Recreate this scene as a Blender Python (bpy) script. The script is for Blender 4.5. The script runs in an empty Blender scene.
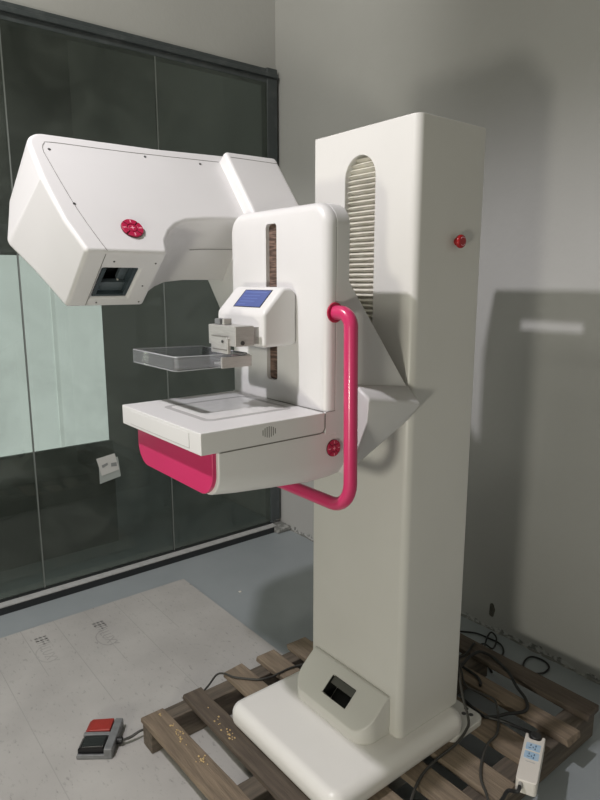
import bpy, bmesh, math, random
from mathutils import Vector, Matrix
random.seed(7)
S = bpy.context.scene
COL = S.collection
D = bpy.data

# ------------------------------------------------------------------ materials
def nodes(name):
    m = D.materials.new(name); m.use_nodes = True
    nt = m.node_tree
    return m, nt, nt.nodes['Principled BSDF']

def mat(name, c, rough=.5, c2=None, scale=8., detail=6., lo=.4, hi=.65, bump=0., bscale=60., metal=0., stretch=None, coat=0.):
    m, nt, b = nodes(name)
    b.inputs['Roughness'].default_value = rough
    b.inputs['Metallic'].default_value = metal
    b.inputs['Coat Weight'].default_value = coat
    b.inputs['Base Color'].default_value = (*c, 1)
    tc = nt.nodes.new('ShaderNodeTexCoord')
    mp = nt.nodes.new('ShaderNodeMapping')
    nt.links.new(tc.outputs['Object'], mp.inputs[0])
    if stretch: mp.inputs['Scale'].default_value = stretch
    if c2 is None: c2 = tuple(x * .95 for x in c)
    n = nt.nodes.new('ShaderNodeTexNoise'); n.inputs['Scale'].default_value = scale; n.inputs['Detail'].default_value = detail
    nt.links.new(mp.outputs[0], n.inputs['Vector'])
    r = nt.nodes.new('ShaderNodeValToRGB')
    r.color_ramp.elements[0].position = lo; r.color_ramp.elements[0].color = (*c, 1)
    r.color_ramp.elements[1].position = hi; r.color_ramp.elements[1].color = (*c2, 1)
    nt.links.new(n.outputs['Fac'], r.inputs[0]); nt.links.new(r.outputs[0], b.inputs['Base Color'])
    if bump:
        n2 = nt.nodes.new('ShaderNodeTexNoise'); n2.inputs['Scale'].default_value = bscale; n2.inputs['Detail'].default_value = 4
        nt.links.new(mp.outputs[0], n2.inputs['Vector'])
        bp = nt.nodes.new('ShaderNodeBump'); bp.inputs['Strength'].default_value = bump; bp.inputs['Distance'].default_value = .01
        nt.links.new(n2.outputs['Fac'], bp.inputs['Height']); nt.links.new(bp.outputs[0], b.inputs['Normal'])
    return m

M = {}
M['white'] = mat('white_enamel', (.67, .66, .655), .38, (.655, .645, .64), scale=5)
M['cream'] = mat('cream_enamel', (.665, .655, .625), .36, (.65, .64, .61), scale=5)
M['base_white'] = mat('base_enamel', (.79, .775, .75), .36, (.775, .76, .735), scale=5)
M['magenta'] = mat('magenta_plastic', (.58, .036, .135), .28, (.55, .032, .125), scale=6, coat=.2)
M['deep_red'] = mat('deep_magenta_button', (.42, .014, .06), .32)
M['button_line'] = mat('button_gap', (.10, .004, .015), .5)
M['button_mark'] = mat('button_mark', (.80, .35, .42), .5)
M['seam'] = mat('panel_gap', (.17, .165, .15), .7)
M['dark'] = mat('dark_recess', (.012, .013, .012), .6)
M['bellows'] = mat('bellows_fabric', (.66, .64, .57), .7, (.58, .56, .49), scale=30)
M['slot'] = mat('slot_strap', (.06, .035, .025), .75, (.20, .13, .10), scale=18, detail=8, stretch=(1, 1, 9), lo=.45, hi=.6)
M['steel'] = mat('brushed_aluminium', (.50, .49, .47), .42, (.44, .43, .41), scale=40, metal=.35, stretch=(1, 1, 14))
M['screw'] = mat('screw_metal', (.10, .10, .10), .4, metal=.6)
M['pad'] = mat('detector_film', (.70, .69, .68), .3, (.66, .65, .64), scale=50)
M['padline'] = mat('detector_border', (.40, .39, .385), .5)
M['colli'] = mat('collimator_blue_grey', (.055, .075, .085), .25, metal=.3)
M['black'] = mat('black_rubber', (.012, .012, .013), .5, (.02, .02, .02), scale=30)
M['black_gloss'] = mat('black_gloss_plastic', (.008, .008, .009), .18)
M['cable_grey'] = mat('grey_cable', (.05, .048, .043), .55)
M['red'] = mat('red_pedal', (.36, .030, .022), .42, (.30, .025, .018), scale=25)
M['grey'] = mat('grey_cast_metal', (.20, .205, .21), .45, (.16, .165, .17), scale=40)
M['estop'] = mat('emergency_red', (.36, .008, .012), .25)
M['plug_white'] = mat('ivory_plastic', (.78, .74, .68), .4)
M['sticker'] = mat('pale_blue_sticker', (.38, .56, .74), .5, (.50, .64, .78), scale=60)
M['ink'] = mat('socket_ink', (.10, .16, .26), .6)
M['paper'] = mat('note_paper', (.56, .56, .54), .8)
M['paper2'] = mat('note_paper_grey', (.34, .37, .355), .8)
M['paperink'] = mat('note_smudge', (.24, .25, .25), .8)
M['frame'] = mat('dark_window_frame', (.06, .07, .074), .45, (.10, .11, .115), scale=14, bump=.25, bscale=40, lo=.5, hi=.8)
M['sill'] = mat('pale_sill', (.50, .50, .495), .4, (.40, .40, .395), scale=25, lo=.5, hi=.7)
M['sillblack'] = mat('black_sill_strip', (.018, .020, .022), .45)
M['chips'] = mat('sawdust', (.55, .40, .20), .9)
M['plaster'] = mat('loose_plaster', (.40, .40, .385), .9, (.20, .20, .19), scale=28, bump=.5, lo=.36, hi=.5)
M['ink_grey'] = mat('stencil_ink', (.34, .33, .32), .8)
M['ink_faint'] = mat('stencil_ink_faint', (.38, .37, .355), .8)

def wood(name, c, c2):
    return mat(name, c, .8, c2, scale=7, detail=10, stretch=(1.0, 11, 11), lo=.35, hi=.7, bump=.35, bscale=26)
M['wood1'] = wood('weathered_wood', (.245, .187, .133), (.143, .110, .08))
M['wood2'] = wood('dark_weathered_wood', (.125, .097, .074), (.075, .059, .047))
M['wood3'] = wood('pale_pallet_wood', (.275, .215, .155), (.178, .138, .10))
M['wood4'] = mat('stringer_wood', (.16, .13, .10), .85, (.09, .075, .06), scale=7, detail=10, stretch=(11, 1, 11), lo=.35, hi=.7, bump=.35, bscale=26)

# painted wall: slightly uneven, chalky strip by the floor
def wall_mat():
    m, nt, b = nodes('painted_plaster')
    b.inputs['Roughness'].default_value = .75
    g = nt.nodes.new('ShaderNodeNewGeometry')
    sep = nt.nodes.new('ShaderNodeSeparateXYZ'); nt.links.new(g.outputs['Position'], sep.inputs[0])
    n = nt.nodes.new('ShaderNodeTexNoise'); n.inputs['Scale'].default_value = 1.6; n.inputs['Detail'].default_value = 8
    nt.links.new(g.outputs['Position'], n.inputs['Vector'])
    r = nt.nodes.new('ShaderNodeValToRGB')
    r.color_ramp.elements[0].position = .35; r.color_ramp.elements[0].color = (.47, .465, .455, 1)
    r.color_ramp.elements[1].position = .7; r.color_ramp.elements[1].color = (.44, .434, .424, 1)
    nt.links.new(n.outputs['Fac'], r.inputs[0])
    # chipped paint along the foot of the wall
    n2 = nt.nodes.new('ShaderNodeTexNoise'); n2.inputs['Scale'].default_value = 14; n2.inputs['Detail'].default_value = 8
    nt.links.new(g.outputs['Position'], n2.inputs['Vector'])
    ma = nt.nodes.new('ShaderNodeMath'); ma.operation = 'MULTIPLY_ADD'
    nt.links.new(n2.outputs['Fac'], ma.inputs[0]); ma.inputs[1].default_value = .085; ma.inputs[2].default_value = -.022
    lt = nt.nodes.new('ShaderNodeMath'); lt.operation = 'LESS_THAN'
    nt.links.new(sep.outputs['Z'], lt.inputs[0]); nt.links.new(ma.outputs[0], lt.inputs[1])
    n3 = nt.nodes.new('ShaderNodeTexNoise'); n3.inputs['Scale'].default_value = 45
    nt.links.new(g.outputs['Position'], n3.inputs['Vector'])
    r3 = nt.nodes.new('ShaderNodeValToRGB')
    r3.color_ramp.elements[0].position = .42; r3.color_ramp.elements[0].color = (.20, .20, .195, 1)
    r3.color_ramp.elements[1].position = .55; r3.color_ramp.elements[1].color = (.52, .52, .51, 1)
    nt.links.new(n3.outputs['Fac'], r3.inputs[0])
    mx = nt.nodes.new('ShaderNodeMix'); mx.data_type = 'RGBA'
    nt.links.new(lt.outputs[0], mx.inputs[0]); nt.links.new(r.outputs[0], mx.inputs[6]); nt.links.new(r3.outputs[0], mx.inputs[7])
    nt.links.new(mx.outputs[2], b.inputs['Base Color'])
    n4 = nt.nodes.new('ShaderNodeTexNoise'); n4.inputs['Scale'].default_value = 35; n4.inputs['Detail'].default_value = 6
    nt.links.new(g.outputs['Position'], n4.inputs['Vector'])
    bp = nt.nodes.new('ShaderNodeBump'); bp.inputs['Strength'].default_value = .12; bp.inputs['Distance'].default_value = .01
    nt.links.new(n4.outputs['Fac'], bp.inputs['Height']); nt.links.new(bp.outputs[0], b.inputs['Normal'])
    return m
M['wall'] = wall_mat()
M['floor'] = mat('grey_epoxy_floor', (.345, .375, .392), .42, (.30, .33, .347), scale=2.2, detail=8, bump=.05, bscale=40)

def sheet_mat():
    m, nt, b = nodes('fibre_board')
    b.inputs['Roughness'].default_value = .8
    g = nt.nodes.new('ShaderNodeNewGeometry')
    n = nt.nodes.new('ShaderNodeTexNoise'); n.inputs['Scale'].default_value = 4; n.inputs['Detail'].default_value = 10
    nt.links.new(g.outputs['Position'], n.inputs['Vector'])
    r = nt.nodes.new('ShaderNodeValToRGB')
    r.color_ramp.elements[0].position = .35; r.color_ramp.elements[0].color = (.48, .465, .445, 1)
    r.color_ramp.elements[1].position = .7; r.color_ramp.elements[1].color = (.405, .39, .375, 1)
    nt.links.new(n.outputs['Fac'], r.inputs[0])
    n2 = nt.nodes.new('ShaderNodeTexNoise'); n2.inputs['Scale'].default_value = 38; n2.inputs['Detail'].default_value = 8; n2.inputs['Roughness'].default_value = .7
    mp = nt.nodes.new('ShaderNodeMapping'); mp.inputs['Rotation'].default_value = (0, 0, .6); mp.inputs['Scale'].default_value = (1, 2.2, 1)
    nt.links.new(g.outputs['Position'], mp.inputs[0]); nt.links.new(mp.outputs[0], n2.inputs['Vector'])
    r2 = nt.nodes.new('ShaderNodeValToRGB')
    r2.color_ramp.elements[0].position = .30; r2.color_ramp.elements[0].color = (.62, .62, .62, 1)
    r2.color_ramp.elements[1].position = .42; r2.color_ramp.elements[1].color = (1, 1, 1, 1)
    nt.links.new(n2.outputs['Fac'], r2.inputs[0])
    mx = nt.nodes.new('ShaderNodeMix'); mx.data_type = 'RGBA'; mx.blend_type = 'MULTIPLY'; mx.inputs[0].default_value = 1
    nt.links.new(r.outputs[0], mx.inputs[6]); nt.links.new(r2.outputs[0], mx.inputs[7])
    nt.links.new(mx.outputs[2], b.inputs['Base Color'])
    return m
M['sheet'] = sheet_mat()

def glass_mat():
    m = D.materials.new('dark_tinted_glass'); m.use_nodes = True
    nt = m.node_tree; nt.nodes.clear()
    out = nt.nodes.new('ShaderNodeOutputMaterial')
    tr = nt.nodes.new('ShaderNodeBsdfTransparent'); tr.inputs[0].default_value = (.52, .56, .535, 1)
    gl = nt.nodes.new('ShaderNodeBsdfGlossy'); gl.inputs['Roughness'].default_value = .015; gl.inputs[0].default_value = (.85, .92, .88, 1)
    df = nt.nodes.new('ShaderNodeBsdfDiffuse'); df.inputs[0].default_value = (.25, .28, .25, 1)
    fr = nt.nodes.new('ShaderNodeFresnel'); fr.inputs['IOR'].default_value = 1.5
    g = nt.nodes.new('ShaderNodeNewGeometry')
    # dusty smears on the pane
    n = nt.nodes.new('ShaderNodeTexNoise'); n.inputs['Scale'].default_value = 3.0; n.inputs['Detail'].default_value = 8; n.inputs['Distortion'].default_value = 1.5
    nt.links.new(g.outputs['Position'], n.inputs['Vector'])
    mr = nt.nodes.new('ShaderNodeMapRange'); mr.inputs[1].default_value = .4; mr.inputs[2].default_value = .8; mr.inputs[3].default_value = .10; mr.inputs[4].default_value = .24
    nt.links.new(n.outputs['Fac'], mr.inputs[0])
    m1 = nt.nodes.new('ShaderNodeMixShader'); m2 = nt.nodes.new('ShaderNodeMixShader')
    nt.links.new(mr.outputs[0], m1.inputs[0]); nt.links.new(tr.outputs[0], m1.inputs[1]); nt.links.new(df.outputs[0], m1.inputs[2])
    nt.links.new(fr.outputs[0], m2.inputs[0]); nt.links.new(m1.outputs[0], m2.inputs[1]); nt.links.new(gl.outputs[0], m2.inputs[2])
    nt.links.new(m2.outputs[0], out.inputs[0])
    return m
M['glass'] = glass_mat()

def clear_mat(name, haze):
    m = D.materials.new(name); m.use_nodes = True
    nt = m.node_tree; nt.nodes.clear()
    out = nt.nodes.new('ShaderNodeOutputMaterial')
    tr = nt.nodes.new('ShaderNodeBsdfTransparent'); tr.inputs[0].default_value = (.94, .95, .965, 1)
    gl = nt.nodes.new('ShaderNodeBsdfGlossy'); gl.inputs['Roughness'].default_value = .06
    df = nt.nodes.new('ShaderNodeBsdfDiffuse'); df.inputs[0].default_value = (.72, .73, .76, 1)
    fr = nt.nodes.new('ShaderNodeFresnel'); fr.inputs['IOR'].default_value = 1.5
    m1 = nt.nodes.new('ShaderNodeMixShader'); m1.inputs[0].default_value = haze
    m2 = nt.nodes.new('ShaderNodeMixShader')
    nt.links.new(tr.outputs[0], m1.inputs[1]); nt.links.new(df.outputs[0], m1.inputs[2])
    nt.links.new(fr.outputs[0], m2.inputs[0]); nt.links.new(m1.outputs[0], m2.inputs[1]); nt.links.new(gl.outputs[0], m2.inputs[2])
    nt.links.new(m2.outputs[0], out.inputs[0])
    return m
M['clear'] = clear_mat('clear_polycarbonate', .16)
M['clear_rim'] = clear_mat('clear_polycarbonate_rim', .55)
M['clear_edge'] = clear_mat('clear_polycarbonate_wall', .17)

def emit_mat(name, c, s, base=(.3, .3, .3)):
    m, nt, b = nodes(name)
    b.inputs['Base Color'].default_value = (*base, 1); b.inputs['Roughness'].default_value = .3
    b.inputs['Emission Color'].default_value = (*c, 1); b.inputs['Emission Strength'].default_value = s
    tc = nt.nodes.new('ShaderNodeTexCoord'); n = nt.nodes.new('ShaderNodeTexNoise'); n.inputs['Scale'].default_value = 2.5
    nt.links.new(tc.outputs['Object'], n.inputs['Vector'])
    r = nt.nodes.new('ShaderNodeMapRange'); r.inputs[3].default_value = s * .92; r.inputs[4].default_value = s * 1.08
    nt.links.new(n.outputs['Fac'], r.inputs[0]); nt.links.new(r.outputs[0], b.inputs['Emission Strength'])
    return m
M['lcd'] = emit_mat('lcd_blue', (.11, .15, .42), .62, (.02, .03, .08))
M['lcd_text'] = emit_mat('lcd_text', (.20, .27, .62), .62, (.02, .03, .08))
M['lightpane'] = emit_mat('glow_pane_surface', (.79, .79, .785), 2.2, (.5, .55, .52))
M['lightbar'] = mat('pane_shade', (.30, .34, .32), .6)
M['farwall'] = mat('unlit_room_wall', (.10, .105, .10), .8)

# ------------------------------------------------------------------ mesh helpers
def link(name, bm, m, parent=None, bevel=0., seg=3, smooth=True, ang=30):
    me = D.meshes.new(name)
    bmesh.ops.recalc_face_normals(bm, faces=bm.faces)
    bm.to_mesh(me); bm.free()
    o = D.objects.new(name, me); COL.objects.link(o)
    if isinstance(m, str): m = M[m]
    me.materials.append(m)
    if smooth:
        me.shade_smooth(); me.set_sharp_from_angle(angle=math.radians(40))
    if bevel:
        b = o.modifiers.new('b', 'BEVEL'); b.width = bevel; b.segments = seg; b.limit_method = 'ANGLE'; b.angle_limit = math.radians(ang)
        b.harden_normals = False
        w = o.modifiers.new('w', 'WEIGHTED_NORMAL'); w.keep_sharp = False
        me.shade_smooth()
        for e in me.edges: e.use_edge_sharp = False
    if parent is not None:
        o.parent = parent
        if parent.type == 'EMPTY': o.location = -parent.location
    return o

def thing(name, loc, label, cat, group=None):
    o = D.objects.new(name, None); COL.objects.link(o); o.location = loc; o.empty_display_size = .1
    tag(o, label, cat, group); return o
def tag(o, label, cat, group=None, kind=None):
    o['label'] = label; o['category'] = cat
    if group: o['group'] = group
    if kind: o['kind'] = kind
    return o
def struct(o, label=None):
    o['kind'] = 'structure'
    if label: o['label'] = label
    return o

def arc_poly(pts, fixed=0):
    """pts: list of (x, y[, r[, seg]]) -> polygon with rounded corners"""
    out = []; n = len(pts)
    for i, p in enumerate(pts):
        r = p[2] if len(p) > 2 else 0
        P = Vector(p[:2])
        if r <= 0: out.append(P); continue
        A = (Vector(pts[i-1][:2]) - P); B = (Vector(pts[(i+1) % n][:2]) - P)
        la, lb = A.length, B.length; A.normalize(); B.normalize()
        th = A.angle(B); t = min(r / math.tan(th/2), la*.49, lb*.49); r = t*math.tan(th/2)
        c = P + (A+B).normalized() * (r/math.sin(th/2))
        s = P + A*t; e = P + B*t
        a0 = math.atan2(s.y-c.y, s.x-c.x); a1 = math.atan2(e.y-c.y, e.x-c.x)
        d = (a1-a0+math.pi) % (2*math.pi) - math.pi
        k = fixed or max(3, int(abs(d)/.2))
        for j in range(k+1):
            a = a0 + d*j/k; out.append(Vector((c.x+r*math.cos(a), c.y+r*math.sin(a))))
    return out

def prism(poly, lo, hi, axis='x', bm=None, poly2=None, fr=None):
    """extrude a 2D polygon along axis. x: (y,z)  y: (x,z)  z: (x,y). fr: custom frame function(p, t)->Vector"""
    bm = bm or bmesh.new()
    f = fr or {'x': lambda p, t: Vector((t, p[0], p[1])), 'y': lambda p, t: Vector((p[0], t, p[1])), 'z': lambda p, t: Vector((p[0], p[1], t))}[axis]
    a = [bm.verts.new(f(p, lo)) for p in poly]
    b = [bm.verts.new(f(p, hi)) for p in (poly2 or poly)]
    n = len(a)
    bm.faces.new(a); bm.faces.new(b[::-1])
    for i in range(n):
        bm.faces.new((a[i], b[i], b[(i+1) % n], a[(i+1) % n]))
    return bm

def box(x0, x1, y0, y1, z0, z1, bm=None):
    return prism([(x0, y0), (x1, y0), (x1, y1), (x0, y1)], z0, z1, 'z', bm)

def smooth_path(pts, n=8):
    P = [Vector(p) for p in pts]; out = []
    for i in range(len(P)-1):
        p0 = P[max(i-1, 0)]; p1 = P[i]; p2 = P[i+1]; p3 = P[min(i+2, len(P)-1)]
        for j in range(n):
            t = j/n
            out.append(.5*((2*p1) + (p2-p0)*t + (2*p0-5*p1+4*p2-p3)*t*t + (3*p1-p0-3*p2+p3)*t**3))
    out.append(P[-1]); return out

def tube(path, r, bm=None, seg=8, cap=True):
    bm = bm or bmesh.new(); P = [Vector(p) for p in path]
    t = (P[1]-P[0]).normalized(); up = Vector((0, 0, 1)) if abs(t.z) < .9 else Vector((1, 0, 0))
    n = t.cross(up).normalized(); rings = []
    for i, p in enumerate(P):
        t2 = (P[min(i+1, len(P)-1)] - P[max(i-1, 0)]).normalized()
        n = (n - t2*n.dot(t2)).normalized(); b = t2.cross(n)
        rings.append([bm.verts.new(p + r*(math.cos(2*math.pi*k/seg)*n + math.sin(2*math.pi*k/seg)*b)) for k in range(seg)])
    for i in range(len(rings)-1):
        for k in range(seg):
            bm.faces.new((rings[i][k], rings[i][(k+1) % seg], rings[i+1][(k+1) % seg], rings[i+1][k]))
    if cap: bm.faces.new(rings[0][::-1]); bm.faces.new(rings[-1])
    return bm

def fillet_path(pts, r, k=8):
    out = [Vector(pts[0])]
    for i in range(1, len(pts)-1):
        P = Vector(pts[i]); A = Vector(pts[i-1])-P; B = Vector(pts[i+1])-P
        rr = r[i-1] if isinstance(r, (list, tuple)) else r
        A.normalize(); B.normalize(); th = A.angle(B); t = rr/math.tan(th/2)
        c = P + (A+B).normalized()*(rr/math.sin(th/2)); s = P+A*t-c; e = P+B*t-c
        for j in range(k+1):
            q = s.slerp(e, j/k); out.append(c+q.normalized()*rr)
    out.append(Vector(pts[-1])); return out

def frame_disc(c, nrm, up):
    z = Vector(nrm).normalized(); y = (Vector(up)-z*z.dot(Vector(up))).normalized(); x = y.cross(z)
    return lambda p, t: Vector(c) + x*p[0] + y*p[1] + z*t

def circle(r, n=32, cx=0, cy=0, a0=0):
    return [(cx+r*math.cos(a0+2*math.pi*i/n), cy+r*math.sin(a0+2*math.pi*i/n)) for i in range(n)]

def cut(o, bms):
    """subtract shapes from o and keep the result as its mesh"""
    tmp = []
    for bm in bms:
        me = D.meshes.new('cut'); bmesh.ops.recalc_face_normals(bm, faces=bm.faces); bm.to_mesh(me); bm.free()
        c = D.objects.new('cut', me); COL.objects.link(c); tmp.append(c)
        c.parent = o.parent; c.location = o.location
        m = o.modifiers.new('x', 'BOOLEAN'); m.object = c; m.operation = 'DIFFERENCE'; m.solver = 'EXACT'
    mods = [m for m in o.modifiers if m.type == 'BOOLEAN']
    while o.modifiers[0].type != 'BOOLEAN':      # run the cut before the bevel
        o.modifiers.move(0, len(o.modifiers)-1)
    n_other = [m for m in o.modifiers if m.type != 'BOOLEAN']
    for m in n_other: m.show_viewport = False
    bpy.context.view_layer.update()
    dg = bpy.context.evaluated_depsgraph_get()
    me = D.meshes.new_from_object(o.evaluated_get(dg))
    for m in mods: o.modifiers.remove(m)
    for m in o.modifiers: m.show_viewport = True
    mt = o.data.materials[0]; old = o.data; o.data = me
    me.materials.clear(); me.materials.append(mt); me.name = o.name
    for p in me.polygons: p.material_index = 0
    D.meshes.remove(old)
    for c in tmp:
        m = c.data; D.objects.remove(c); D.meshes.remove(m)
    return o

# ------------------------------------------------------------------ the room
WX, WY, TOP = -3.0, 2.222, 4.3
GX = -2.965
struct(link('floor', box(-6.2, 2.6, -3.2, WY, -.10, 0), 'floor', smooth=False))
struct(link('ceiling', box(-6.2, 2.6, -3.2, WY+.1, TOP, TOP+.1), M['wall'], smooth=False))
wb = struct(link('wall_back', box(-6.2, 2.6, WY, WY+.12, -.1, TOP), 'wall', smooth=False))
struct(link('wall_left', box(WX-.12, WX, -3.2, WY, 2.63, TOP), 'wall', smooth=False), 'painted wall strip above the dark glass partition')
struct(link('wall_far', box(-6.3, -6.2, -3.2, WY, -.1, TOP), 'farwall', smooth=False))
# small broken hole in the back wall
bm = prism(arc_poly([(-1.452, .066, .008), (-1.432, .060, .008), (-1.424, .100, .008), (-1.436, .128, .008), (-1.450, .120, .008)]), WY-.002, WY+.004, 'y')
h = link('socket_hole', bm, mat('hole_grime', (.07, .065, .055), .9, (.14, .13, .11), scale=60), wb); h['label'] = 'small dark broken hole'
# plaster ridge along the foot of the back wall
bm = bmesh.new()
prev = None; x = WX+.03
rows = []
while x < -.3:
    rows.append((x, .003+.008*random.random(), .003+.010*random.random()**2)); x += .02+.03*random.random()
vs = []
for x, d_, hz in rows:
    vs.append([bm.verts.new((x, WY, 0)), bm.verts.new((x, WY-d_, 0)), bm.verts.new((x, WY-d_*.5, hz*.6)), bm.verts.new((x, WY, hz))])
for a, b in zip(vs[:-1], vs[1:]):
    for k in range(3): bm.faces.new((a[k], a[k+1], b[k+1], b[k]))
struct(link('baseboard_back', bm, 'plaster', smooth=False), 'ragged plaster ridge where the back wall meets the floor')

# glass partition: frame, panes with butt joints, sill
win = thing('window_1', (GX, 0, 0), 'dark glass partition with a black frame along the left wall', 'window'); win['kind'] = 'structure'
bm = box(WX-.02, WX+.035, -3.2, 2.205, 2.56, 2.635); box(WX-.02, WX+.05, -3.2, 2.205, 2.59, 2.612, bm)
fr = link('top_rail', bm, 'frame', win, .004)
link('side_jamb', box(WX-.02, WX+.04, 2.135, 2.205, .05, 2.64), 'frame', win, .005)
link('sill', box(WX-.06, -2.905, -3.2, 2.12, 0, .034), 'sillblack', win, .002)
link('sill_cap', box(WX-.05, -2.909, -3.2, 2.14, .034, .039), 'sill', win)
link('glazing_gasket', box(GX-.008, GX+.012, -3.2, 2.135, .039, .046), 'sillblack', win)
ys = [-3.2, -2.02, -1.305, -.605, .09, .785, 1.478, 2.135]
for a, b in zip(ys[:-1], ys[1:]):
    p = link('pane', box(GX-.006, GX+.002, a+.002, b-.002, .046, 2.56), 'glass', win, smooth=False)
for y in ys[1:-1]:
    link('joint', box(GX-.007, GX+.0035, y-.003, y+.003, .046, 2.56), mat('silicone', (.16, .175, .165), .5), win, smooth=False)
struct(link('trim_1', box(-2.99, -2.87, 2.12, 2.2215, 0, .030), 'plaster', smooth=False, bevel=.008), 'loose plaster lump at the end of the window sill')

# self-glowing pane added behind the glass to give the bright patch there
lp = thing('glow_pane', (-3.42, 0, .6), 'pale glowing pane seen through the dark glass', 'window')
link('pane', box(-3.42, -3.40, -1.6, 1.315, .612, 1.632), 'lightpane', lp, smooth=False)
link('shade_strip', box(-3.3995, -3.397, 1.045, 1.066, .612, 1.632), emit_mat('shade_strip_glow', (.79, .79, .775), 1.95, (.4, .42, .4)), lp, smooth=False)  # strip with a dimmer glow, stands for a shadow on the pane
link('ledge', box(-3.50, -3.38, -1.6, 1.33, .585, .612), 'farwall', lp)
link('wall_panel', box(-3.50, -3.38, -1.6, 1.33, 0, .585), 'farwall', lp)
# paper notes taped on the glass
def sheet_on_glass(name, pts, x, m, parent=None):
    bm = prism(pts, x, x+.0012, 'x'); return link(name, bm, m, parent, smooth=False)
note = thing('paper_note', (GX+.003, 1.14, .5), 'small white paper note taped to the dark glass low down', 'note')
sheet_on_glass('lower_slip', [(1.085, .628), (1.185, .632), (1.195, .528), (1.085, .508)], GX+.003, 'paper2', note)
sheet_on_glass('upper_slip', [(1.073, .640), (1.168, .653), (1.188, .565), (1.096, .548)], GX+.0055, 'paper', note)
sheet_on_glass('smudge', [(1.098, .602), (1.128, .612), (1.130, .600), (1.102, .588)], GX+.0068, 'paperink', note)
sheet_on_glass('smudge', [(1.146, .606), (1.174, .606), (1.176, .586), (1.146, .588)], GX+.0068, 'paperink', note)

# floor board with seams and a stencil mark
ST = .006
sh = thing('fibre_board', (-1.9, .2, 0), 'light grey speckled fibre board lying on the floor under the pallet', 'board')
link('board', box(-2.70, -1.09, -1.1, 1.392, .0005, ST), 'sheet', sh, .001, 1)
for i, y in enumerate((-.66, -.52, -.38, -.235, -.095, .045, .185, .322, .46, .598, .738, .876, 1.015, 1.155)):
    x1 = (-1.2, -2.30, -2.0, -2.2)[i % 4]
    link('printed_line', box(-2.70, x1, y-.0014, y+.0014, ST, ST+.0003), 'ink_faint', sh, smooth=False)
def text_obj(s, size, loc, rz, m, parent, sx=1.):
    c = D.curves.new('t', 'FONT'); c.body = s; c.size = size; c.extrude = .00015
    t = D.objects.new('t', c); COL.objects.link(t)
    bpy.context.view_layer.update()
    me = D.meshes.new_from_object(t.evaluated_get(bpy.context.evaluated_depsgraph_get()))
    D.objects.remove(t); D.curves.remove(c)
    o = D.objects.new('printed_letters', me); COL.objects.link(o)
    me.transform(Matrix.Translation(loc) @ Matrix.Rotation(rz, 4, 'Z') @ Matrix.Diagonal((sx, 1, 1, 1)))
    me.materials.clear(); me.materials.append(M[m])
    o.parent = parent; o.location = -parent.location
    return o
def stencil(x, y, m):
    text_obj('LUXY', .062, (x+.092, y-.004, ST+.0004), 0, m, sh, .82)
    bm = bmesh.new()
    for (a, b, c, d_) in ((0, .03, .0, .012), (0, .03, .018, .030), (0, .03, .036, .048), (0, .006, 0, .048), (.024, .030, 0, .048), (.040, .046, 0, .048), (.040, .066, .040, .048), (.040, .066, .02, .027), (.060, .066, 0, .04), (.074, .079, 0, .04)):
        box(x+a, x+b, y+c, y+d_, ST, ST+.0004, bm)
    link('printed_block', bm, m, sh, smooth=False)
    ring = [(x+.145+.062*math.cos(t), y+.012+.040*math.sin(t), ST+.0003) for t in [math.pi*(.92+1.05*i/24) for i in range(25)]]
    bm = bmesh.new()
    v = [(bm.verts.new((p[0], p[1], ST+.0004)), bm.verts.new((p[0]*1+(p[0]-x-.145)*.07, p[1]+(p[1]-y-.012)*.12, ST+.0004))) for p in ring]
    for a, b in zip(v[:-1], v[1:]): bm.faces.new((a[0], a[1], b[1], b[0]))
    link('printed_ring', bm, m, sh, smooth=False)
stencil(-2.565, .865, 'ink_grey')
M['ink_pale'] = mat('stencil_ink_pale', (.40, .39, .375), .8)
stencil(-2.60, .628, 'ink_pale')

# white chip of plaster on the floor
bm = prism(arc_poly([(-2.418, 1.540, .002), (-2.404, 1.543, .002), (-2.407, 1.554, .002), (-2.415, 1.552, .002)]), 0, .004, 'z')
tag(link('plaster_chip', bm, 'plug_white', bevel=.001), 'tiny white plaster chip on the bare grey floor', 'chip')

# ------------------------------------------------------------------ pallet
PZ = .120
pal = thing('pallet', (-1.28, 1.32, .006), 'weathered wooden pallet under the white medical machine', 'pallet')
boards = [  # y0, y1, x0, x1, skew, material
    (.716, .794, -1.724, -.815, .030, 'wood1'), (.876, .946, -1.742, -.80, -.004, 'wood2'),
    (1.050, 1.134, -1.760, -.812, .0, 'wood3'), (1.198, 1.277, -1.762, -.82, .006, 'wood3'),
    (1.335, 1.425, -1.755, -.81, -.004, 'wood3'), (1.505, 1.600, -1.75, -.835, .004, 'wood1'),
    (1.690, 1.765, -1.75, -.805, .0, 'wood1'), (1.840, 1.925, -1.74, -.822, .006, 'wood2')]
for y0, y1, x0, x1, sk, m in boards:
    bm = box(x0, x1, y0, y1, PZ-.021, PZ)
    n = 10
    bmesh.ops.subdivide_edges(bm, edges=[e for e in bm.edges if abs(e.verts[0].co.x-e.verts[1].co.x) > .3], cuts=n)
    for v in bm.verts:
        t = (v.co.x-x0)/(x1-x0)
        v.co.y += sk*t + random.uniform(-.0015, .0015)
        if abs(v.co.x-x0) < .001 or abs(v.co.x-x1) < .001: v.co.x += random.uniform(-.006, .006)
    link('deck_board', bm, m, pal, .003, 2)
for x0, x1 in ((-1.738, -1.675), (-1.315, -1.245), (-.905, -.832)):
    bm = box(x0, x1, .728, 1.918, .007, PZ-.021)
    link('stringer', bm, 'wood4', pal, .004, 2)
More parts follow.
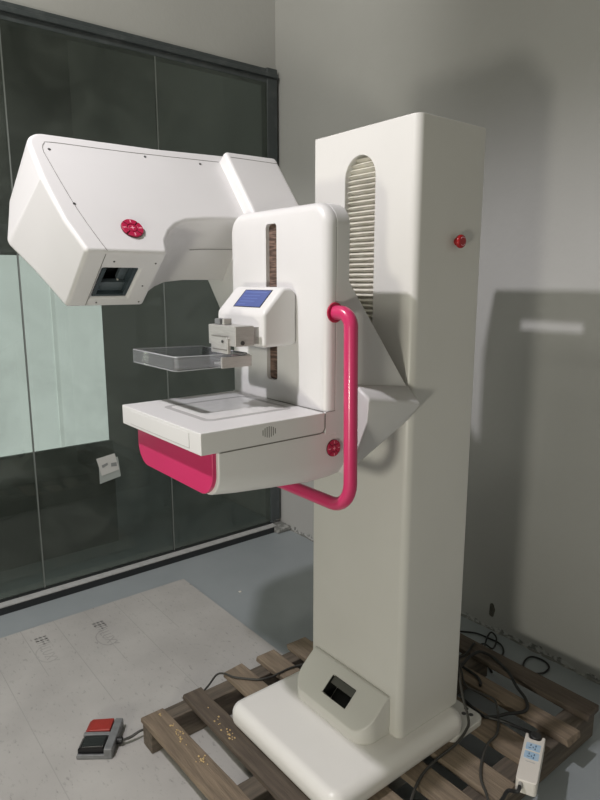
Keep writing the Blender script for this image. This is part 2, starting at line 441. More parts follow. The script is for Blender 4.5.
# crumbs of sawdust on the two front boards
bm = bmesh.new()
def crumbs(cx, cy, sx, sy, n, z):
    for _ in range(n):
        x = random.gauss(cx, sx); y = random.gauss(cy, sy); s = random.uniform(.0012, .0036)
        bmesh.ops.create_icosphere(bm, subdivisions=1, radius=s, matrix=Matrix.Translation((x, y, z+s*.6)) @ Matrix.Diagonal((1.4, 1, .6, 1)))
crumbs(-1.60, .772, .035, .007, 22, PZ); crumbs(-1.44, .776, .014, .007, 12, PZ); crumbs(-1.70, .772, .006, .004, 3, PZ)
crumbs(-1.50, .898, .05, .006, 22, PZ)
tag(link('sawdust', bm, 'chips', smooth=False), 'yellow sawdust crumbs on the two front pallet boards', 'sawdust', kind='stuff')

# ------------------------------------------------------------------ the machine
XC = -1.262
mc = thing('mammography_machine', (XC, 1.2, PZ), 'large white breast x-ray machine with magenta trim standing on the wooden pallet', 'medical machine')
# base plate, bull-nosed
bm = prism(arc_poly([(-1.521, .920, .042), (-1.014, .920, .042), (-1.014, 1.475, .05), (-1.521, 1.475, .05)]), PZ+.001, .200, 'z')
link('base', bm, 'base_white', mc, .033, 8, ang=60)
lug = link('mounting_lug', prism(arc_poly([(-1.52, 1.40, .03), (-1.012, 1.40, .03), (-1.012, 1.562, .03), (-1.52, 1.562, .03)]), PZ+.0005, .141, 'z'), 'cream', mc, .003)
for x, y in ((-1.065, 1.522), (-1.047, 1.535), (-1.075, 1.548)):
    link('screw_hole', prism(circle(.0075, 16, x, y), .1405, .1418, 'z'), 'screw', lug)
# column with a stadium opening for the bellows
CX0, CX1, CY0, CY1 = -1.456, -1.064, 1.214, 1.486
bm = prism(arc_poly([(CX0, CY0, .008), (CX1, CY0, .022), (CX1, CY1, .012), (CX0, CY1, .008)]), .199, 1.900, 'z')
col = link('column', bm, 'cream', mc, .004, 2, ang=50)
sx0, sx1, sr = -1.3235, -1.2085, .0575
stad = [(sx0, 1.10)] + [(sx1, 1.10)] + [((sx0+sx1)/2+sr*math.cos(t), 1.772+sr*math.sin(t)) for t in [math.pi*i/20 for i in range(21)]]
# the column is an open-topped shell with a slot through its rear plate
cut(col, [prism(stad, 1.15, 1.2815, 'y'), box(-1.432, -1.088, 1.286, 1.474, 1.735, 1.95), box(-1.362, -1.180, 1.45, 1.52, 1.790, 1.820)])
# bellows: pleated strip in the opening
bm = bmesh.new(); zs = []; z = 1.11; k = 0
prof = []
while z < 1.845:
    prof.append((1.2235 if k % 2 else 1.2375, z)); z += .00735 if k % 2 else .0065; k += 1
lv = [bm.verts.new((sx0-.02, y, z)) for y, z in prof]; rv = [bm.verts.new((sx1+.02, y, z)) for y, z in prof]
for i in range(len(prof)-1): bm.faces.new((lv[i], rv[i], rv[i+1], lv[i+1]))
bl = link('bellows', bm, 'bellows', mc, smooth=False)
sm = bl.modifiers.new('s', 'SOLIDIFY'); sm.thickness = .0015
# keep bellows inside the column wall: back plate behind
link('bellows_backing', box(sx0-.001, sx1+.001, 1.262, 1.28, 1.105, 1.829), 'dark', mc, smooth=False)
# emergency stop on the column side
fE = frame_disc((CX1, 1.373, 1.604), (1, 0, 0), (0, 0, 1))
es = link('emergency_stop', prism(circle(.0095, 24), 0, .018, fr=fE), 'estop', mc, .001)
link('mushroom_cap', prism(circle(.0175, 32), .008, .022, fr=fE), 'estop', es, .006, 4)
for k in range(2):
    a0 = .9+k*math.pi
    bm = prism([(.0098*math.cos(a), .0098*math.sin(a)) for a in [a0+i*.16 for i in range(11)]] + [(.0112*math.cos(a), .0112*math.sin(a)) for a in [a0+i*.16 for i in range(10, -1, -1)]], .0219, .0224, fr=fE)
    link('turn_arrow', bm, 'button_mark', es, smooth=False)
# kick box at the column foot
kb = prism(arc_poly([(-1.432, 1.215), (-1.432, 1.104, .055), (-1.101, 1.104, .055), (-1.101, 1.215)]), .199, .321, 'z')
pn = Vector((0, -(.318-.237), 1.200-1.105)).normalized()
g = bmesh.ops.bisect_plane(kb, geom=kb.verts[:]+kb.edges[:]+kb.faces[:], plane_co=(0, 1.105, .237), plane_no=pn, clear_outer=True)
bmesh.ops.contextual_create(kb, geom=[e for e in g['geom_cut'] if isinstance(e, bmesh.types.BMEdge)])
kick = link('front_cover', kb, 'cream', mc, .004, 3, ang=25)
wq = [Vector((-1.3095, 1.131, .2585)), Vector((-1.2065, 1.131, .2585)), Vector((-1.2065, 1.178, .2992)), Vector((-1.3095, 1.178, .2992))]
bm = bmesh.new()
a = [bm.verts.new(p+pn*.03) for p in wq]; b = [bm.verts.new(p-pn*.055) for p in wq]
bm.faces.new(a); bm.faces.new(b[::-1])
for i in range(4): bm.faces.new((a[i], b[i], b[(i+1) % 4], a[(i+1) % 4]))
cut(kick, [bm])
bm = bmesh.new(); cxw = sum(wq, Vector())/4
def shrink(p, k): return p + (cxw-p)*k
A_ = [shrink(p, .006)-pn*.003 for p in wq]; B_ = [shrink(p, .006)-pn*.0535 for p in wq]
a = [bm.verts.new(p) for p in A_]; b = [bm.verts.new(p) for p in B_]
bm.faces.new(b)
for i in range(4): bm.faces.new((a[i], b[i], b[(i+1) % 4], a[(i+1) % 4]))
wr = link('window_recess', bm, 'dark', kick, smooth=False)
bm = bmesh.new(); up_ = (wq[3]-wq[0])
q = [shrink(wq[0], .012)+up_*.60-pn*.012, shrink(wq[1], .012)+up_*.60-pn*.012, shrink(wq[2], .012)-pn*.012, shrink(wq[3], .012)-pn*.012]
a = [bm.verts.new(p) for p in q]; b = [bm.verts.new(p-pn*.004) for p in q]
bm.faces.new(a); bm.faces.new(b[::-1])
for i in range(4): bm.faces.new((a[i], b[i], b[(i+1) % 4], a[(i+1) % 4]))
link('inner_plate', bm, mat('dull_grey_plate', (.10, .10, .09), .6), wr, smooth=False)

# ---- carriage: gusset behind the front panel and mounting bracket hugging the column
GX0, GX1 = -1.471, -1.0692
bm = prism([(.990, 1.512), (.998, 1.503), (1.2135, 1.226), (1.2135, 1.147), (1.0, 1.043), (.990, 1.043)], GX0, GX1, 'x')
link('carriage_gusset', bm, 'white', mc, .003, 2)
bm = bmesh.new(); cx = -1.2645
for sg in (-1, 1):
    for dx, y, z in ((.1955, 1.030, 1.258), (.1955, 1.2135, 1.236), (.240, 1.026, 1.230), (.240, 1.2135, 1.198), (.240, 1.022, 1.172), (.1955, 1.012, 1.050), (.1955, 1.2135, 1.146), (.210, 1.016, 1.256)):
        bm.verts.new((cx+sg*dx, y, z))
bmesh.ops.convex_hull(bm, input=bm.verts)
bmesh.ops.dissolve_limit(bm, angle_limit=math.radians(3), verts=bm.verts, edges=bm.edges)
link('carriage_bracket', bm, 'white', mc, .008, 4)
# ---- front panel
def panel_outline(z0): return arc_poly([(-1.471, z0), (-1.069, z0), (-1.069, 1.676, .052), (-1.471, 1.676, .052)], 8)
bm = bmesh.new(); rings = []; RB = .022
for k in range(9):
    an = math.pi/2*k/8; ins = RB*(1-math.sin(an)); yy = .930+RB*(1-math.cos(an))
    o_ = arc_poly([(-1.471+ins, 1.16), (-1.069-ins, 1.16), (-1.069-ins, 1.676-ins, .052-ins), (-1.471+ins, 1.676-ins, .052-ins)], 8)
    rings.append([bm.verts.new((p.x, yy, p.y)) for p in o_])
rings.append([bm.verts.new((v.co.x, .957, v.co.z)) for v in rings[-1]])
for A, B in zip(rings[:-1], rings[1:]):
    for i in range(len(A)): bm.faces.new((A[i], A[(i+1) % len(A)], B[(i+1) % len(B)], B[i]))
bm.faces.new(rings[0]); bm.faces.new(rings[-1][::-1])
fp = link('front_panel', bm, 'white', mc)
sl = arc_poly([(-1.301, 1.255, .010), (-1.2565, 1.255, .010), (-1.2565, 1.640, .010), (-1.301, 1.640, .010)])
cut(fp, [prism(sl, .90, .9560, 'y')])
fp.data.shade_smooth(); fp.data.set_sharp_from_angle(angle=math.radians(40))
link('panel_shell', prism(panel_outline(1.10), .9578, 1.000, 'y'), 'white', mc, .004, 3, ang=60)
link('slot_strap', box(-1.3012, -1.2563, .9405, .9560, 1.2548, 1.6402), 'slot', fp, smooth=False)
link('seam', box(-1.0699, -1.0694, .9569, .9579, 1.204, 1.62), 'seam', fp, smooth=False)
# ---- lower housing
def house(x0, x1, zt, zb, r, sag):
    pts = arc_poly([(x0, zt), (x0, zb+.012, r), (x1, zb+.012, r*.7), (x1, zt)])
    cx = (x0+x1)/2; hw = (x1-x0)/2
    return [(p.x, p.y - sag*max(0, 1-((p.x-cx)/hw)**2)*(1 if p.y < zt-.01 else 0)) for p in pts]
bm = bmesh.new()
n1 = house(-1.4615, -1.0695, 1.1565, 1.048, .070, .014)
secs = [(.640, .0), (.70, -.008), (.80, -.017), (.905, -.025), (.96, -.025), (1.0, -.020)]
rings = []
for y, dz in secs:
    rings.append([bm.verts.new((p[0], y, p[1]+(dz*min(1, max(0, (1.15-p[1])/.06)) if p[1] < 1.15 else 0))) for p in n1])
for A, B in zip(rings[:-1], rings[1:]):
    for i in range(len(A)): bm.faces.new((A[i], A[(i+1) % len(A)], B[(i+1) % len(B)], B[i]))
bm.faces.new(rings[0]); bm.faces.new(rings[-1][::-1])
hs = link('lower_housing', bm, 'white', mc, .004, 3, ang=50)
link('rear_housing', prism(arc_poly([(.9285, 1.150), (1.002, 1.150), (1.002, 1.2035), (.9285, 1.2035)]), -1.4625, -1.0688, 'x'), 'white', mc, .0015, 2)
n2 = house(-1.438, -1.078, 1.1562, 1.050, .072, .012)
link('magenta_front', prism(n2, .630, .6405, 'y'), 'magenta', mc, .002, 2)
link('panel_seam', tube([(-1.30, .9278, 1.2042), (-1.075, .9278, 1.2042), (-1.0690, .932, 1.2042), (-1.0685, .957, 1.2042)], .0008, seg=5), 'seam', hs)
# four-way button pads
def button_pad(c, nrm, up, r, parent, name='button_pad'):
    f = frame_disc(c, nrm, up)
    bp = link(name, prism(circle(r, 40), 0, .003, fr=f), 'button_line', parent, .0006, 1)
    for k in range(4):
        a0 = math.pi/4 + k*math.pi/2 + .07; a1 = a0 + math.pi/2 - .14
        out = [(r*.97*math.cos(a0+(a1-a0)*i/10), r*.97*math.sin(a0+(a1-a0)*i/10)) for i in range(11)]
        inn = [(r*.46*math.cos(a1-(a1-a0)*i/8), r*.46*math.sin(a1-(a1-a0)*i/8)) for i in range(9)]
        link('button', prism(out+inn, .0025, .0055, fr=f), 'deep_red', bp, .0008, 2)
        am = (a0+a1)/2; cx, cy = r*.73*math.cos(am), r*.73*math.sin(am)
        t = (-math.sin(am), math.cos(am))
        l, w = r*.16, r*.045
        mk = [(cx+s1*l*math.cos(am)*1+s2*w*t[0], cy+s1*l*math.sin(am)+s2*w*t[1]) for s1, s2 in ((-1, -1), (1, -1), (1, 1), (-1, 1))]
        bm = prism(mk, .0055, .0058, fr=f)
        hd = [(cx+r*.17*math.cos(am), cy+r*.17*math.sin(am)), (cx+r*.04*math.cos(am)+r*.1*t[0], cy+r*.04*math.sin(am)+r*.1*t[1]), (cx+r*.04*math.cos(am), cy+r*.04*math.sin(am))]
        prism(hd, .0055, .0058, bm=bm, fr=f)
        link('button_mark', bm, 'button_mark', bp, smooth=False)
    link('center_button', prism(circle(r*.40, 24), .0025, .0052, fr=f), 'deep_red', bp, .001, 2)
    st = [((r*.24 if i % 2 == 0 else r*.08)*math.cos(i*math.pi/4), (r*.24 if i % 2 == 0 else r*.08)*math.sin(i*math.pi/4)) for i in range(8)]
    link('lamp_mark', prism(st, .0052, .0055, fr=f), 'button_mark', bp, smooth=False)
    return bp
button_pad((-1.0695, .953, 1.115), (1, 0, 0), (0, 0, 1), .0205, mc)
# ---- detector table
bm = prism(arc_poly([(.600, 1.156), (.928, 1.156, .012), (.928, 1.2030), (.600, 1.2030)]), -1.455, -1.0695, 'x')
tb = link('detector_table', bm, 'white', mc, .0022, 2)
ring = arc_poly([(-1.372, .665, .022), (-1.155, .665, .022), (-1.155, .905, .022), (-1.372, .905, .022)])
inner = arc_poly([(-1.358, .679, .015), (-1.169, .679, .015), (-1.169, .891, .015), (-1.358, .891, .015)])
link('detector_border', prism(ring, 1.2028, 1.2033, 'z'), 'padline', tb, smooth=False)
link('detector_pad', prism(inner, 1.2032, 1.2036, 'z'), 'pad', tb, smooth=False)
fpoly = arc_poly([(-1.405, 1.164, .004), (-1.117, 1.164, .004), (-1.117, 1.196, .004), (-1.405, 1.196, .004)])
lb = link('front_plate', prism(fpoly, .5994, .601, 'y'), 'white', tb, .0003, 1)
bm = bmesh.new()
for x0, x1, z0, z1 in ((-1.406, -1.116, 1.1634, 1.1642), (-1.1172, -1.1164, 1.164, 1.196)):
    box(x0, x1, .5992, .6, z0, z1, bm)
M['faint_seam'] = mat('faint_gap', (.42, .415, .40), .7)
link('plate_edge', bm, 'faint_seam', lb, smooth=False)
bm = bmesh.new()
for i in range(7):
    hh = (.006, .0095, .0115, .0125, .0115, .0095, .006)[i]
    y = .752 + i*.0055
    box(-1.0698, -1.0691, y-.0009, y+.0009, 1.1815-hh, 1.1815+hh, bm)
link('speaker_grille', bm, 'seam', tb, smooth=False)
bm = tube([(-1.0694, .645, 1.1550), (-1.0694, .66, 1.1550), (-1.0694, .912, 1.1550), (-1.0692, .922, 1.158), (-1.0690, .9280, 1.167), (-1.0688, .9284, 1.201)], .0009, seg=6)
link('table_seam', bm, 'seam', mc)
# ---- grab handle
hp = fillet_path([(-1.070, .953, 1.432), (-1.018, .957, 1.432), (-1.018, .964, .972), (-1.325, .964, .972), (-1.34, .964, 1.06)], [.030, .066, .02])
hd = link('grab_handle', tube(hp, .0162, seg=20), 'magenta', mc)
link('handle_collar', prism(circle(.023, 24), 0, .005, fr=frame_disc((-1.0692, .953, 1.432), (1, 0, 0), (0, 0, 1))), 'deep_red', hd, .001)
# ---- display box
bm = prism([(.931, 1.352), (.931, 1.476), (.912, 1.488), (.890, 1.4885), (.833, 1.429), (.832, 1.349)], -1.381, -1.177, 'x')
db = link('display_box', bm, 'white', mc, .010, 5, ang=18)
sn = Vector((0, -(1.4885-1.429), .057)).normalized()
def on_slope(x, t, off=0): return Vector((x, .833+.057*t, 1.429+.0595*t)) + sn*off
def slope_quad(x0, x1, t0, t1, o0, o1):
    bm = bmesh.new()
    a = [bm.verts.new(on_slope(x, t, o0)) for x, t in ((x0, t0), (x1, t0), (x1, t1), (x0, t1))]
    b = [bm.verts.new(on_slope(x, t, o1)) for x, t in ((x0, t0), (x1, t0), (x1, t1), (x0, t1))]
    bm.faces.new(a); bm.faces.new(b[::-1])
    for i in range(4): bm.faces.new((a[i], b[i], b[(i+1) % 4], a[(i+1) % 4]))
    return bm
link('screen_bezel', slope_quad(-1.322, -1.2075, .20, .875, -.003, .0006), 'dark', db)
sc = link('screen', slope_quad(-1.3185, -1.211, .225, .85, -.003, .0010), 'lcd', db, smooth=False)
bm = slope_quad(-1.312, -1.222, .76, .79, .001, .0013)
for t in (.63, .52, .41, .30):
    q = slope_quad(-1.312+random.random()*.01, -1.29+random.random()*.05, t, t+.022, .001, .0013); me = D.meshes.new('q'); q.to_mesh(me); q.free(); bm.from_mesh(me); D.meshes.remove(me)
link('screen_text', bm, 'lcd_text', sc, smooth=False)
# ---- paddle holder
bm = box(-1.304, -1.186, .762, .812, 1.356, 1.402)
ph = link('paddle_holder', bm, 'steel', mc, .0015, 2)
link('holder_arm', box(-1.296, -1.196, .811, .840, 1.358, 1.398), 'steel', ph, .0015, 2)
link('holder_screw', prism(circle(.005, 20), 0, .002, fr=frame_disc((-1.186, .780, 1.364), (1, 0, 0), (0, 0, 1))), 'screw', ph)
link('release_button', box(-1.286, -1.263, .768, .788, 1.402, 1.416), 'grey', ph, .002)
link('lever', box(-1.252, -1.244, .768, .790, 1.402, 1.417), 'steel', ph, .002)
link('latch', prism(arc_poly([(-1.285, 1.338), (-1.212, 1.338), (-1.212, 1.376, .008), (-1.285, 1.376, .008)]), .757, .765, 'y'), 'steel', ph, .001)
bm = box(-1.282, -1.208, .7562, .7575, 1.3765, 1.3785); box(-1.277, -1.215, .7560, .7575, 1.346, 1.348, bm)
link('latch_line', bm, 'seam', ph, smooth=False)
link('latch_pin', prism(circle(.0032, 12), 0, .003, fr=frame_disc((-1.232, .757, 1.366), (0, -1, 0), (0, 0, 1))), 'screw', ph)
# ---- compression paddle: clear tray on a metal bracket
PX0, PX1, PY0, PY1, PB, PT = -1.466, -1.236, .636, .832, 1.305, 1.337
outer = arc_poly([(PX0, PY0, .012), (PX1, PY0, .012), (PX1, PY1, .012), (PX0, PY1, .012)])
innr = arc_poly([(PX0+.003, PY0+.003, .010), (PX1-.003, PY0+.003, .010), (PX1-.003, PY1-.003, .010), (PX0+.003, PY1-.003, .010)])
pd = link('compression_paddle', prism(outer, PB, PB+.0035, 'z'), 'clear', mc)
bm = bmesh.new(); n = len(outer)
def zt(p): return PT if p.y < .70 else PT-.004
o0 = [bm.verts.new((p.x, p.y, PB+.0035)) for p in outer]; i0 = [bm.verts.new((p.x, p.y, PB+.0035)) for p in innr]
o1 = [bm.verts.new((p.x, p.y, zt(p))) for p in outer]; i1 = [bm.verts.new((p.x, p.y, zt(p))) for p in innr]
for i in range(n):
    j = (i+1) % n
    bm.faces.new((o0[i], o0[j], o1[j], o1[i])); bm.faces.new((i0[j], i0[i], i1[i], i1[j])); bm.faces.new((o1[i], o1[j], i1[j], i1[i])); bm.faces.new((o0[j], o0[i], i0[i], i0[j]))
link('tray_wall', bm, 'clear_edge', pd)
rim = [Vector((p.x, p.y, zt(p))) for p in arc_poly([(PX0+.0015, PY0+.0015, .011), (PX1-.0015, PY0+.0015, .011), (PX1-.0015, PY1-.0015, .011), (PX0+.0015, PY1-.0015, .011)])]
link('tray_rim', tube(rim+[rim[0]], .0016, seg=6, cap=False), 'clear_rim', pd)
low = [Vector((p.x, p.y, PB+.001)) for p in arc_poly([(PX0+.001, PY0+.001, .012), (PX1-.001, PY0+.001, .012), (PX1-.001, PY1-.001, .012), (PX0+.001, PY1-.001, .012)])]
link('tray_edge', tube(low+[low[0]], .0014, seg=6, cap=False), 'clear_rim', pd)
bm = box(-1.2355, -1.229, .752, .834, 1.3035, 1.329); box(-1.30, -1.2356, .822, .834, 1.3085, 1.331, bm); box(-1.290, -1.2356, .767, .8219, 1.3072, 1.312, bm)
link('paddle_bracket', bm, 'steel', pd, smooth=False)
for x in (-1.29, -1.25): link('rivet', prism(circle(.003, 12, x, .79), 1.312, 1.3135, 'z'), 'screw', pd)

# ---- tube head and its arm, turned about the machine's front-to-back axis
PHI = math.radians(38.4)
MID = Vector((-1.474, 0, 1.503)); BV = Vector((math.cos(PHI), 0, math.sin(PHI))); AV = Vector((-math.sin(PHI), 0, math.cos(PHI)))
def hf(p, b): return MID + BV*b + AV*p[1] + Vector((0, p[0], 0))
top = [(.513, .0, .012), (.486, .09), (.474, .17), (.469, .215), (.466, .27), (.462, .360, .085), (.80, .362), (1.03, .374)]
right = [top[0], top[1], top[2], (*top[3], .05)] + top[4:] + [(1.03, .128), (.93, .126), (.86, .120), (.80, .110), (.765, .094), (.738, .070), (.718, .040), (.709, .0, .010)]
ltop = [(.513, .0, .012), (.487, .06), (.464, .11), (.419, .195, .035), (.443, .285), (.463, .361, .085), (.80, .362), (1.03, .374)]
left = ltop + [(1.03, .078), (.93, .080), (.86, .080), (.80, .073), (.765, .058), (.738, .040), (.718, .020), (.709, .0, .010)]
bm = prism(arc_poly(left, 8), -.104, .104, fr=hf, poly2=arc_poly(right, 8))
th = link('tube_head', bm, 'white', mc, .011, 4, ang=40)
cw0, cw1 = .567, .655
cut(th, [prism([(cw0, -.03), (cw1, -.03), (cw1, .05), (cw0, .05)], -.066, .042, fr=hf)])
def hbox(y0, y1, a0, a1, b0, b1, bm=None): return prism([(y0, a0), (y1, a0), (y1, a1), (y0, a1)], b0, b1, bm=bm, fr=hf)
cl = link('collimator_window', hbox(cw0-.002, cw1+.002, .0485, .0515, -.068, .044), 'dark', th, smooth=False)
bm = hbox(cw0+.0005, cw0+.010, .004, .048, -.0655, .0415); hbox(cw1-.010, cw1-.0005, .004, .048, -.0655, .0415, bm); hbox(cw0+.010, cw1-.010, .004, .048, -.0655, -.058, bm)
link('collimator_frame', bm, 'colli', cl, .001)
bm = hbox(cw0+.010, cw1-.010, .016, .028, -.058, -.026); hbox(cw1-.030, cw1-.010, .026, .036, -.026, .0415, bm)
link('collimator_blade', bm, mat('blade_grey', (.13, .16, .175), .3, metal=.4), cl, .001)
link('collimator_pin', hbox(cw1-.029, cw1-.025, .022, .027, -.028, -.024), 'plug_white', cl)
def head_side(p): return hf((p[0], p[1]), .1042)
# seam line of the side cover and its screws
sp = [(.560, .002), (.543, .055), (.524, .125), (.509, .20), (.497, .27), (.493, .30), (.500, .322), (.525, .330), (.70, .331), (.985, .340)]
link('cover_seam', tube(smooth_path([head_side(p) for p in sp], 6), .0007, seg=6), 'seam', th)
bm = tube([hf((.5585, -.0006), b) for b in (-.095, 0, .095)], .0007, seg=6)
link('front_seam', bm, 'seam', th)
scr = [(.508, .305), (.755, .322), (.918, .322), (.522, .137)]
for p in scr:
    f = lambda q, t, p=p: hf((p[0]+q[0], p[1]+q[1]), .1040+t)
    link('screw', prism(circle(.0032, 12), 0, .0012, fr=f), 'screw', th)
for y, b in ((.585, .070), (.690, .066), (.684, -.020), (.583, -.085), (.695, -.085)):
    f = lambda q, t, y=y, b=b: hf((y+q[0], -.0012+t), b+q[1])
    link('screw', prism(circle(.0022, 10), 0, .002, fr=f), 'screw', th)
bm = tube(smooth_path([hf((.84, .0955), .01), hf((.90, .0985), .012), hf((.985, .0990), .014)], 4), .0008, seg=5)
link('neck_seam', bm, 'seam', th)
bmk = button_pad(hf((.640, .070), .1040), BV, AV, .0270, th, 'button_pad')
# arm carrying the head
bm = prism(arc_poly([(.988, -.30), (1.172, -.30), (1.172, .352, .014), (.988, .349, .014)]), -.172, .140, fr=hf)
arm = link('tube_arm', bm, 'white', mc, .012, 4, ang=40)
bm = tube([hf((y, .324), .1402) for y in (1.0, 1.165)], .0007, seg=5)
link('arm_seam', bm, 'seam', arm)

# ------------------------------------------------------------------ foot switch
FS = Vector((-1.805, .529, .0062))
U = Vector((-.1355, .1035, 0)).normalized(); V = Vector((.076, .0885, 0)); V = (V - U*V.dot(U)).normalized()
def ff(p, t): return FS + U*(p[0]*.88) + V*p[1] + Vector((0, 0, t))
def fbox(u0, u1, v0, v1, z0, z1, bm=None): return prism([(u0, v0), (u1, v0), (u1, v1), (u0, v1)], z0, z1, bm=bm, fr=ff)
fs = thing('foot_switch', (-1.835, .625, ST), 'double foot switch with red and black pedals on the grey board', 'foot switch')
link('base_plate', prism(arc_poly([(0, 0, .006), (.168, 0, .006), (.168, .115, .006), (0, .115, .006)]), 0, .010, fr=ff), 'grey', fs, .002)
link('rear_spine', prism(arc_poly([(0, .088, .005), (.168, .088, .005), (.168, .115, .005), (0, .115, .005)]), .009, .037, fr=ff), 'grey', fs, .004)
link('divider', fbox(.075, .093, .004, .09, .009, .037), 'grey', fs, .003)
link('side_rail', fbox(0, .010, .002, .09, .009, .015), 'grey', fs, .002)
def pedal(u0, u1, m):
    prof = [(.002, .012), (.002, .026), (.014, .036), (.086, .040), (.086, .012)]
    f = lambda p, t: FS + U*(t*.88) + V*p[0] + Vector((0, 0, p[1]))
    return link('pedal', prism(prof, u0, u1, fr=f), m, fs, .004, 4)
pedal(.012, .073, 'black_gloss')['label'] = 'glossy black pedal'
p = pedal(.098, .163, 'red'); p['label'] = 'red pedal'
link('cord_boss', prism(circle(.0110, 16), 0, .020, fr=frame_disc(FS+U*.062+V*.113+Vector((0, 0, .018)), V, (0, 0, 1))), 'black', fs, .002)
c0 = FS+U*.062+V*.130+Vector((0, 0, .018))
for k, dx in enumerate((0, .008)):
    pth = smooth_path([c0+Vector((dx*.5, 0, dx*.2)), (-1.772+dx*.6, .700, .026), (-1.768+dx*.3, .735, .034), (-1.760+dx*.2, .775, .028), (-1.752+dx*.2, .83, .0105)], 6)
    link('cord', tube(pth, .0032, seg=8), 'cable_grey', fs)

# ------------------------------------------------------------------ power strip
ps = thing('power_strip', (-.824, 1.50, PZ), 'small ivory power strip with pale blue sockets on the pallet corner', 'power strip')
PD = Vector((-.086, .1925, 0)).normalized(); PW = Vector((PD.y, -PD.x, 0))
PC = Vector((-.8135, 1.497, PZ+.0005)); 
def pf(p, t): return PC + PW*p[0] + PD*p[1] + Vector((0, 0, t))
outl = arc_poly([(-.028, -.100, .010), (.028, -.100, .010), (.028, .100, .006), (.019, .100, .004), (.017, .078, .012), (-.017, .078, .012), (-.019, .100, .004), (-.028, .100, .006)])
link('body', prism(outl, 0, .042, fr=pf), 'plug_white', ps, .003, 3)
for y0 in (.028, -.010):
    s_ = link('socket', prism(arc_poly([(-.020, y0, .003), (.020, y0, .003), (.020, y0+.031, .003), (-.020, y0+.031, .003)]), .0415, .0426, fr=pf), 'sticker', ps)
    bm = bmesh.new()
    for dx, dy, w, h_ in ((-.007, .021, .0016, .004), (.007, .021, .0016, .004), (-.008, .009, .004, .0014), (.006, .008, .0015, .004), (0, .013, .0014, .0035)):
        prism([(dx-w, y0+dy-h_), (dx+w, y0+dy-h_), (dx+w, y0+dy+h_), (dx-w, y0+dy+h_)], .0424, .0429, bm=bm, fr=pf)
    link('socket_slots', bm, 'ink', s_, smooth=False)
link('rating_mark', prism([(-.013, -.024), (.013, -.024), (.013, -.019), (-.013, -.019)], .0415, .0423, fr=pf), mat('faint_print', (.60, .58, .55), .6), ps, smooth=False)
link('cord_clamp', prism(circle(.0055, 12), -.006, .012, fr=frame_disc(PC-PD*.1+Vector((0, 0, .032))-PW*.014, -PD, (0, 0, 1))), 'steel', ps)
link('supply_cord', tube(smooth_path([PC-PD*.106+Vector((0, 0, .032))-PW*.014, PC-PD*.125+Vector((0, 0, .024))-PW*.018, (-.806, 1.375, .127), (-.80, 1.34, .127), (-.79, 1.29, .127), (-.77, 1.25, .11)], 6), .0052, seg=8), 'black', ps)
pl = thing('black_plug_cable', (-.86, 1.60, PZ), 'black cable ending in a round black plug at the power strip', 'cable')
link('plug', prism(circle(.0165, 20), 0, .046, fr=lambda p, t: PC+PD*(.096+p[1])+PW*p[0]+Vector((0, 0, t))), 'black', pl, .004, 3)
link('cord', tube(smooth_path([(-1.128, 1.598, .125), (-1.041, 1.580, .125), (-1.013, 1.590, .125), (-.975, 1.609, .125), (-.93, 1.617, .128), PC+PD*.125+Vector((0, 0, .022)), PC+PD*.105+Vector((0, 0, .024))], 8), .0050, seg=8), 'black', pl)

# ------------------------------------------------------------------ loose cables
def cable(name, pts, r, m, label, n=8):
    o = link(name, tube(smooth_path(pts, n), r, seg=8), m); tag(o, label, 'cable'); return o
cable('grey_cable', [(-1.095, 1.505, .34), (-1.072, 1.500, .27), (-1.054, 1.497, .215), (-1.022, 1.487, .160), (-1.008, 1.455, .147), (-1.006, 1.405, .128), (-1.004, 1.315, .125), (-.990, 1.228, .125), (-.951, 1.142, .125), (-.897, 1.059, .125), (-.85, .98, .11)], .0042, 'cable_grey', 'grey cable hanging down the column edge and over the base corner')
cable('grey_cable', [(-1.15, 1.50, .40), (-1.10, 1.53, .30), (-1.120, 1.60, .18), (-1.10, 1.665, .128), (-1.055, 1.675, .125), (-1.003, 1.619, .125), (-.957, 1.545, .125), (-.948, 1.485, .125), (-.918, 1.413, .125), (-.880, 1.355, .125), (-.838, 1.321, .125), (-.81, 1.295, .125)], .0040, 'cable_grey', 'thin grey cable winding over pallet boards between base and power strip')
cable('black_cable', [(-1.58, 2.05, .006), (-1.525, 2.081, .006), (-1.461, 2.136, .006), (-1.402, 2.147, .006), (-1.344, 2.148, .006), (-1.303, 2.112, .006), (-1.289, 2.066, .008), (-1.312, 2.036, .014), (-1.357, 2.060, .016), (-1.399, 2.139, .017), (-1.407, 2.180, .017), (-1.366, 2.154, .017), (-1.332, 2.079, .017), (-1.377, 2.081, .016), (-1.396, 2.033, .010), (-1.42, 1.97, .006)], .0036, 'black', 'black cable tangled in loops on the floor against the wall behind the column')
cable('black_cable', [(-1.085, 2.03, .006), (-1.135, 2.030, .006), (-1.182, 2.062, .006), (-1.212, 2.123, .006), (-1.209, 2.170, .006), (-1.167, 2.182, .006), (-1.129, 2.160, .006), (-1.122, 2.110, .006), (-1.140, 2.064, .012), (-1.154, 2.037, .014), (-1.16, 1.98, .006)], .0036, 'black', 'single open loop of black cable on the floor behind the rear pallet board')
cable('black_cable', [(-1.174, 1.62, .20), (-1.205, 1.70, .17), (-1.235, 1.775, .15), (-1.239, 1.839, .145), (-1.224, 1.866, .135), (-1.186, 1.875, .126), (-1.113, 1.844, .126), (-1.048, 1.796, .124), (-.999, 1.766, .125), (-.967, 1.731, .125), (-.963, 1.696, .125), (-.990, 1.647, .125), (-1.005, 1.606, .125), (-1.025, 1.578, .125)], .0055, 'black', 'thick black cable looping across the pallet behind the base')
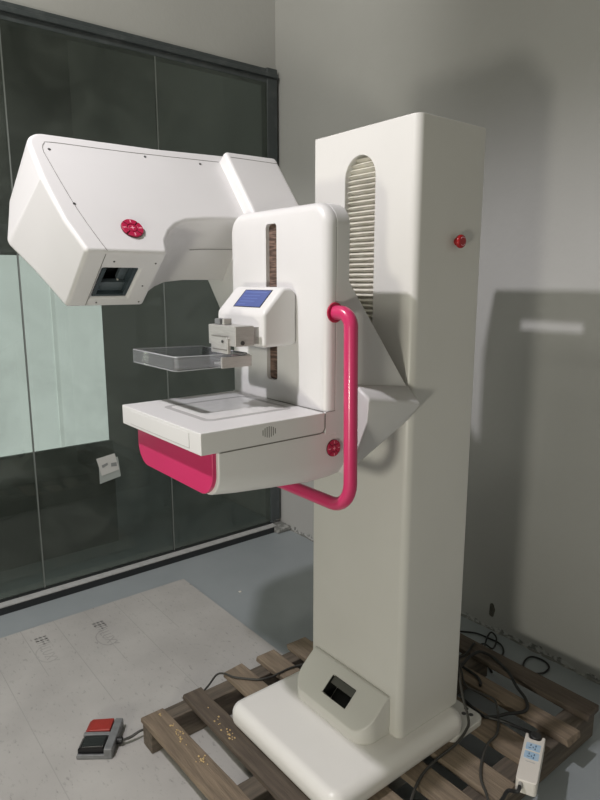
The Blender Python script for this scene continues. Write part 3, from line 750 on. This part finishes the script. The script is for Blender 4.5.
cable('black_cable', [(-1.20, 1.60, .30), (-1.237, 1.70, .20), (-1.250, 1.745, .128), (-1.206, 1.742, .125), (-1.165, 1.735, .125), (-1.138, 1.715, .125), (-1.13, 1.70, .127)], .0050, 'black', 'short stub of black cable lying on the board behind the column')
cable('black_cable', [(-1.185, 1.56, .16), (-1.212, 1.64, .17), (-1.245, 1.725, .16), (-1.262, 1.79, .14), (-1.285, 1.85, .126), (-1.30, 1.90, .126), (-1.33, 1.96, .06), (-1.36, 2.02, .012), (-1.30, 1.99, .006), (-1.25, 1.955, .006)], .0045, 'black', 'black cable running from behind the column down off the rear pallet board')
cable('brown_cable', [(-1.545, 1.46, .128), (-1.555, 1.40, .130), (-1.595, 1.320, .128), (-1.619, 1.257, .126), (-1.622, 1.202, .125), (-1.621, 1.167, .126), (-1.635, 1.123, .126), (-1.671, 1.086, .126), (-1.705, 1.058, .126), (-1.742, 1.045, .125), (-1.772, 1.030, .110), (-1.785, 1.000, .070), (-1.80, .95, .025), (-1.806, .88, .0105), (-1.79, .82, .0105)], .0036, 'cable_grey', 'thin dark cable crossing the left pallet boards towards the foot switch')

# ------------------------------------------------------------------ camera
f_px = 625; th_ = math.atan(118/f_px); ps_ = math.radians(51.4)
F = Vector((-math.sin(ps_), math.cos(ps_), 0)); R = Vector((math.cos(ps_), math.sin(ps_), 0)); Z = Vector((0, 0, 1))
Fc = F*math.cos(th_)-Z*math.sin(th_); Uc = F*math.sin(th_)+Z*math.cos(th_)
cam = D.cameras.new('camera'); cam.sensor_fit = 'HORIZONTAL'; cam.sensor_width = 36; cam.lens = f_px/600*36; cam.clip_start = .02
co = D.objects.new('camera', cam); COL.objects.link(co)
co.matrix_world = Matrix(((R.x, Uc.x, -Fc.x, 0), (R.y, Uc.y, -Fc.y, 0), (R.z, Uc.z, -Fc.z, 1.5), (0, 0, 0, 1)))
S.camera = co

# ------------------------------------------------------------------ light
def lamp(name, kind, loc, aim, power, col=(1, 1, 1), **kw):
    l = D.lights.new(name, kind); l.energy = power; l.color = col
    for k, v in kw.items(): setattr(l, k, v)
    o = D.objects.new(name, l); COL.objects.link(o); o.location = loc
    o.rotation_euler = (Vector(aim)-Vector(loc)).to_track_quat('-Z', 'Y').to_euler()
    return o
lamp('hanging_lamp', 'SPOT', (-1.29, -.45, 3.03), (-1.29, -.43, 0), 160, (1, .962, 1.0), shadow_soft_size=.035, spot_size=math.radians(149), spot_blend=.36)
lamp('low_floor_lamp', 'AREA', (-.14, -1.2, .82), (-1.2, 1.3, 1.3), 20, (1, .965, .82), shape='DISK', size=.28)
lamp('wall_fill', 'SPOT', (-1.55, -.3, 4.05), (-3.0, 1.35, 3.0), 110, (1, .985, .90), shadow_soft_size=.15, spot_size=math.radians(72), spot_blend=.6)  # added unseen spot, brightens the upper left wall
lamp('ceiling_fill', 'AREA', (-1.9, -1.2, 4.2), (-1.9, -1.15, 0), 26, (1, .985, .86), shape='RECTANGLE', size=1.2, size_y=.4)  # unseen soft overhead source, added to raise the general light level
lamp('next_room_fill', 'AREA', (-3.2, .4, 3.4), (-3.2, .42, 0), 9, (.95, 1, .97), shape='RECTANGLE', size=.25, size_y=1.6)  # added fill out of view, lightens the floor strip behind the glass
w = D.worlds.new('w'); S.world = w; w.use_nodes = True
bg = w.node_tree.nodes['Background']; bg.inputs[0].default_value = (1, .97, .79, 1); bg.inputs[1].default_value = .215

S.view_settings.view_transform = 'Standard'; S.view_settings.look = 'None'
S.view_settings.exposure = .02; S.view_settings.gamma = 1; S.view_settings.use_curve_mapping = False
